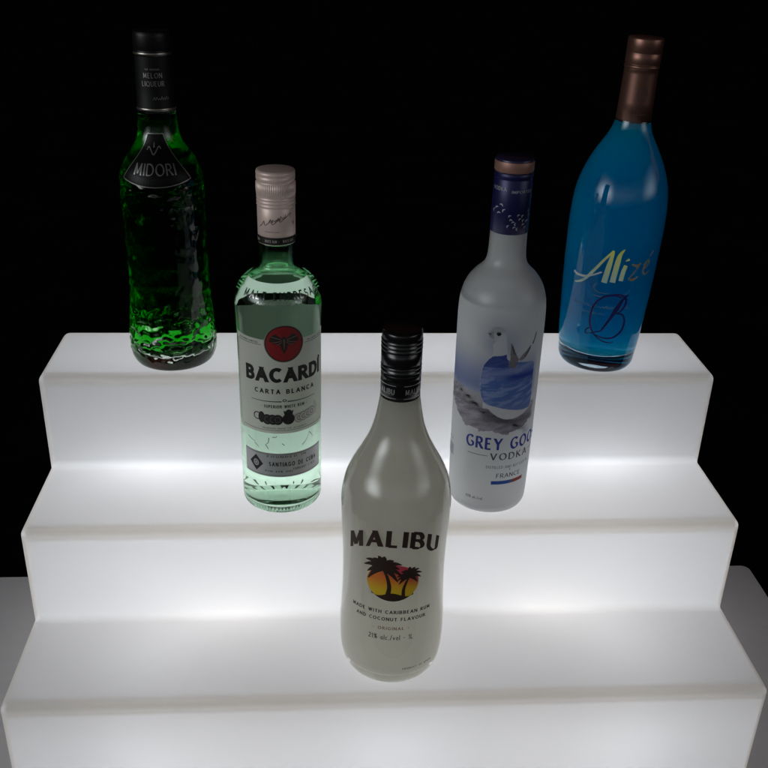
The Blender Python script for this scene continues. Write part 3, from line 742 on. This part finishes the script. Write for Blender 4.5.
# green script
def gcol(u, v):
    h = min(1, max(0, v/.030)); return tuple(np.array([.62, .95, .78])*(1-h)+np.array([.80, .90, .12])*h)
p = Print(R4, .0002); RR = .0408; P0 = 12.0
def U(phi): return math.radians(phi-P0)*RR
def V(z): return z-.0905
def ink_stroke(pts, *w, col=gcol): p.put([brush([(U(a), V(z)) for a, z in pts], *w)], 0, .0905, P0, rref=RR, col=lambda u, v: col(u, v))
ink_stroke([(-61, .0850), (-55, .0862), (-46, .0905), (-34, .1020), (-24, .1125), (-15.5, .1205)], .0012, .0016, .0026)
ink_stroke([(-15.8, .1205), (-17.5, .1110), (-19.5, .1010), (-21.5, .0905)], .0022, .0050, .0044)
ink_stroke([(-64.5, .0942), (-58, .0925), (-46, .0930), (-34, .0965), (-26, .1000)], .0022, .0012, .0018, col=lambda u, v: (.70, .92, .88))
ink_stroke([(-3, .1225), (-7.5, .1170), (-9.5, .1070), (-11.5, .0915)], .0008, .0048, .0044)
ink_stroke([(1.5, .1080), (-.5, .1020), (-1.8, .0935)], .0034, .0040, .0038)
ink_stroke([(0, .1118), (4.5, .1137)], .0006, .0024)
dz = lambda u, v: (.26, .24, .12)
ink_stroke([(9, .1090), (16, .1075), (21.5, .1100)], .0012, .0008, .0026, col=dz); ink_stroke([(21, .1100), (14, .1015), (7.5, .0950)], .0012, col=dz); ink_stroke([(7.5, .0952), (14, .0945), (20, .0975)], .0010, .0008, .0026, col=dz)
ink_stroke([(27, .1035), (34, .1080), (33, .1115), (28, .1085), (27, .1020), (31, .0985), (38, .1010)], .0010, .0010, .0022, col=dz)
ink_stroke([(34, .1150), (39, .1195)], .0010, .0018, col=dz)
p.build('script_lettering', sheet('metallic_script_ink', (1, 1, 1), .05, attr='paint', gloss=.08), b4)
pale = sheet('pale_blue_ink', (.16, .36, .50), .3)
p = Print(R4, .00015)
def st4(pts, *w): p.put([brush([(U(a), V(z)) for a, z in pts], *w)], 0, .0905, P0, rref=RR)
st4([(-30, .0890), (-33, .0850), (-29, .0815), (-20, .0805), (-14, .0812)], .0010, .0004, .0012); st4([(-33, .0780), (-26, .0770), (-15, .0772)], .0006, .0010, .0012); st4([(-12, .0785), (0, .0800), (4, .0780)], .0005, .0006); st4([(2, .0800), (10, .0815), (12, .0850)], .0005)
p.put(squig(26, .0030, .036, 21), U(-30), .066-.0, P0, rref=.039); p.put(squig(18, .0026, .022, 22), U(-28), .0595, P0, rref=.039); p.put(squig(20, .0030, .026, 23), U(0), .0665, P0, rref=.039)
p.build('fine_script', pale, b4)
navy = sheet('navy_ink', (.008, .012, .16), .15)
p = Print(R4, .00025)
st4([(-31, .0455), (-35, .0435), (-36, .0400), (-31, .0398), (-24, .0420), (-12, .0425), (4, .0450)][:4], .0012, .0012, .0014)
st4([(4, .0775), (-6, .0795), (-18, .0775), (-28, .0700), (-32, .0600), (-31, .0490), (-24, .0400), (-12, .0345), (0, .0330), (4, .0345)], .0016, .0008, .0020)
st4([(12.5, .0805), (6, .0760), (0, .0670), (-7, .0560), (-16, .0440)], .0010, .0014, .0044)
st4([(-16, .0440), (-22, .0425), (-30, .0400)], .0014, .0010)
st4([(-14, .0790), (0, .0805), (9, .0770), (10, .0700), (5, .0640), (0, .0622)], .0012, .0012, .0022)
st4([(0, .0622), (9, .0610), (14, .0540), (12, .0450), (2, .0385), (-10, .0375), (-24, .0400)], .0012, .0010, .0024)
p.build('monogram', navy, b4)

# ================================================================== BOTTLE 5: green hammered melon liqueur, top step left
m_mg = glass('dimpled_clear_glass', (.95, .99, .95), 1.5)
gv = ('absorb', (.0, .87, .02), 75.0)
mw = glass('melon_liqueur', (1, 1, 1), 1.36/1.5, volume=gv); mt = glass('melon_liqueur_surface', (1, 1, 1), 1.36, volume=gv)
outer = crom([(0, .003), (.018, .002), (.027, .0002), (.031, 0), (.0350, .0020), (.0378, .0075), (.0390, .014), (.0392, .021), (.0386, .030), (.0370, .043), (.0357, .058), (.0349, .080), (.0346, .105), (.0349, .130),
              (.0355, .150), (.0357, .163), (.0352, .172), (.0330, .1795), (.0290, .1865), (.0240, .1935), (.0200, .1995), (.0176, .206), (.0164, .213), (.0157, .220), (.0153, .227), (.0147, .228), (.0147, .228), (.0142, .28)], 7)
def hammer(a, z, r):
    if r < .024 or z < .010: return 0
    k = min(1, (z-.010)/.008)*min(1, max(0, (.176-z)/.01))
    x, y = r*math.cos(a), r*math.sin(a)
    v = noise.noise(Vector((x*95, y*95, z*190)))+.55*noise.noise(Vector((x*210+9, y*210, z*330)))
    low = 1.5 if z < .045 else 1.0
    return .00115*k*low*v
b5, R5 = bottle('green_liqueur_bottle', 'dark emerald green dimpled bottle with black neck label, left on top step', (-.1935, .2530, 3*H+.0004), outer, m_mg, mw, mt, t=.0036, zb=.012, cr=.010, level=.2235, segs=300, disp=hammer, ztop=.278)
R5s = Radius([p_ for p_ in outer if p_[0] > .01])
m_cap5 = mat('black_satin_foil', (.002, .002, .002), .55, .0, Specular_IOR_Level=.25)
cap([(.0152, .2255), (.0160, .2257), (.0160, .2290), (.0157, .2296), (.0153, .245), (.0146, .2700)], m_cap5, b5, 'neck_foil'); nf5 = b5.children[-1]
cap([(.0140, .2690), (.0150, .2695), (.0152, .2705), (.0152, .2720), (.0149, .2726), (.0148, .2740), (.0150, .2745), (.0150, .2845), (.0146, .2875), (.0138, .2884), (0, .2884)], mat('black_metal_cap', (.006, .005, .005), .4, .1, Specular_IOR_Level=.3), b5)
cap([(.0152, .2702), (.01535, .2706), (.01535, .2716), (.0152, .2720)], mat('pewter_ring', (.35, .32, .28), .3, .9), b5, 'cap_ring')
cap([(.0160, .2268), (.01615, .2271), (.01615, .2283), (.0160, .2287)], mat('pewter_ring_lower', (.35, .32, .28), .3, .9), b5, 'foil_ring')
dim = sheet('pewter_ink', (.12, .10, .095), 0, .35, .2)
p = Print(lambda z: float(np.interp(z, [.2296, .245, .27], [.0157, .0153, .0146])), .0002)
p.put(text2d('MELON', .0040, .0155, .18, .08, .2, serif=.06), 0, .2530, 4); p.put(text2d('LIQUEUR', .0040, .0185, .18, .08, .2, serif=.06), 0, .2466, 4); p.put(squig(14, .0026, .013, 31), 0, .2360, 26); p.put(text2d('THE ORIGINAL', .0014, .012, .2, .2, .3), 0, .2590, 4)
p.build('lettering', dim, nf5)
# shield-shaped neck label
L5 = Print(R5s, .0009)
def half(z): return float(np.interp(z, [.168, .1745, .2095], [.0265, .0265, .0105]))
g = []; nz_ = 18; nu_ = 24
def LP(i, j):
    z = .1745+(.2095-.1745)*j/nz_; f = -1+2*i/nu_; u = half(z)*f
    zz = z-(1-j/nz_)*.0052*(1-f*f); return (u, zz)
for i in range(nu_):
    for j in range(nz_): g.append([LP(i, j), LP(i+1, j), LP(i+1, j+1), LP(i, j+1)])
L5.put([g], 0, 0, 0, rref=.030)
l5 = L5.build('label', sheet('black_label', (.003, .003, .003), 0, .4, .015), b5)
p = Print(R5s, .0011)
bd = [LP(0, j) for j in range(nz_, -1, -1)]+[LP(i, 0) for i in range(1, nu_+1)]+[LP(nu_, j) for j in range(1, nz_+1)]+[LP(i, nz_) for i in range(nu_, -1, -1)]
p.put([strip(bd, lambda *_: .0007)], 0, 0, 0, rref=.030)
p.put(text2d('MIDORI', .0088, .0325, .17, .07, .15, serif=.06), 0, .1785, -1, rref=.030)
p.put([brush([(-.0062, .0025), (-.0045, .0050), (-.001, .0002), (0, -.0008)], .0009)], 0, .1945, -3, rref=.024); p.put([brush([(.0062, .0035), (.0045, .0055), (.001, .0002), (0, -.0008)], .0009)], 0, .1945, -3, rref=.024); p.put([brush([(0, .0045), (.0002, .0085)], .0014, .0004)], 0, .1945, -3, rref=.024)
p.build('lettering', dim, l5)

# ================================================================== LIGHT, CAMERA
w = bpy.data.worlds.new('World'); sc.world = w; w.use_nodes = True
nt = w.node_tree; bg = nt.nodes['Background']
tc = N(nt, 'TexCoord'); sep = N(nt, 'SeparateXYZ', Vector=tc.outputs['Generated'])
fr = N(nt, 'MapRange', Value=sep.outputs[1]); fr.interpolation_type = 'SMOOTHSTEP'     # dim room light from the side the viewer stands on
fr.inputs['From Min'].default_value = .0; fr.inputs['From Max'].default_value = -.6; fr.inputs['To Min'].default_value = 0; fr.inputs['To Max'].default_value = 1
ax = nt.nodes.new('ShaderNodeMath'); ax.operation = 'ABSOLUTE'; nt.links.new(sep.outputs[0], ax.inputs[0])
sd = N(nt, 'MapRange', Value=ax.outputs[0]); sd.interpolation_type = 'SMOOTHSTEP'; sd.inputs['From Min'].default_value = .52; sd.inputs['From Max'].default_value = .92; sd.inputs['To Min'].default_value = .06
lr = N(nt, 'MapRange', Value=sep.outputs[0]); lr.inputs['From Min'].default_value = -.6; lr.inputs['From Max'].default_value = .6; lr.inputs['To Min'].default_value = 1.35; lr.inputs['To Max'].default_value = .35
up = N(nt, 'MapRange', Value=sep.outputs[2]); up.interpolation_type = 'SMOOTHSTEP'
up.inputs['From Min'].default_value = .48; up.inputs['From Max'].default_value = .0; up.inputs['To Min'].default_value = 0; up.inputs['To Max'].default_value = FILL = 10.0
lo = N(nt, 'MapRange', Value=sep.outputs[2]); lo.interpolation_type = 'SMOOTHSTEP'; lo.inputs['From Min'].default_value = -.02; lo.inputs['From Max'].default_value = .26
m4_ = nt.nodes.new('ShaderNodeMath'); m4_.operation = 'MULTIPLY'; nt.links.new(up.outputs[0], m4_.inputs[0]); nt.links.new(lo.outputs[0], m4_.inputs[1]); up = m4_
ml = nt.nodes.new('ShaderNodeMath'); ml.operation = 'MULTIPLY'; nt.links.new(fr.outputs[0], ml.inputs[0]); nt.links.new(up.outputs[0], ml.inputs[1])
ad = nt.nodes.new('ShaderNodeMath'); ad.operation = 'ADD'; m2_ = nt.nodes.new('ShaderNodeMath'); m2_.operation = 'MULTIPLY'; m3_ = nt.nodes.new('ShaderNodeMath'); m3_.operation = 'MULTIPLY'; nt.links.new(ml.outputs[0], m3_.inputs[0]); nt.links.new(lr.outputs[0], m3_.inputs[1]); nt.links.new(m3_.outputs[0], m2_.inputs[0]); nt.links.new(sd.outputs[0], m2_.inputs[1]); nt.links.new(m2_.outputs[0], ad.inputs[0]); ad.inputs[1].default_value = .0006
bg.inputs[0].default_value = (.93, .97, 1, 1); nt.links.new(ad.outputs[0], bg.inputs[1])
def aim(o, t): o.rotation_euler = (Vector(t)-o.location).to_track_quat('-Z', 'Y').to_euler()
o = lamp('red_ceiling_lamp', 'AREA', (.5, 3.6, 3.0), .3, (1, .30, .24), size=2.6); aim(o, (0, .2, .4))
o = lamp('red_side_lamp', 'AREA', (1.6, .2, .9), .10, (1, .18, .10), size=.5); aim(o, (.2, .25, .5))

cam = bpy.data.cameras.new('camera'); co = bpy.data.objects.new('camera', cam); C.objects.link(co); sc.camera = co
yaw, pitch, roll = -0.0749905, 1.1114776, 0.030553
co.matrix_world = Matrix.Translation((-.0593653, -.5749941, .6584296)) @ Matrix.Rotation(yaw, 4, 'Z') @ Matrix.Rotation(pitch, 4, 'X') @ Matrix.Rotation(roll, 4, 'Z')
cam.sensor_width = 36; cam.lens = 962.788/768*36; cam.clip_start = .01; cam.clip_end = 100

sc.render.engine = 'CYCLES'
cy = sc.cycles
cy.max_bounces = 64; cy.transmission_bounces = 32; cy.diffuse_bounces = 32; cy.glossy_bounces = 8; cy.transparent_max_bounces = 16; cy.volume_bounces = 48
cy.caustics_reflective = True; cy.caustics_refractive = True; cy.blur_glossy = .3
cy.sample_clamp_indirect = 4.0; cy.use_denoising = True; cy.denoiser = 'OPENIMAGEDENOISE'
vs_ = sc.view_settings; sc.display_settings.display_device = 'sRGB'
vs_.view_transform = 'Standard'; vs_.look = 'None'; vs_.exposure = .28; vs_.gamma = 1
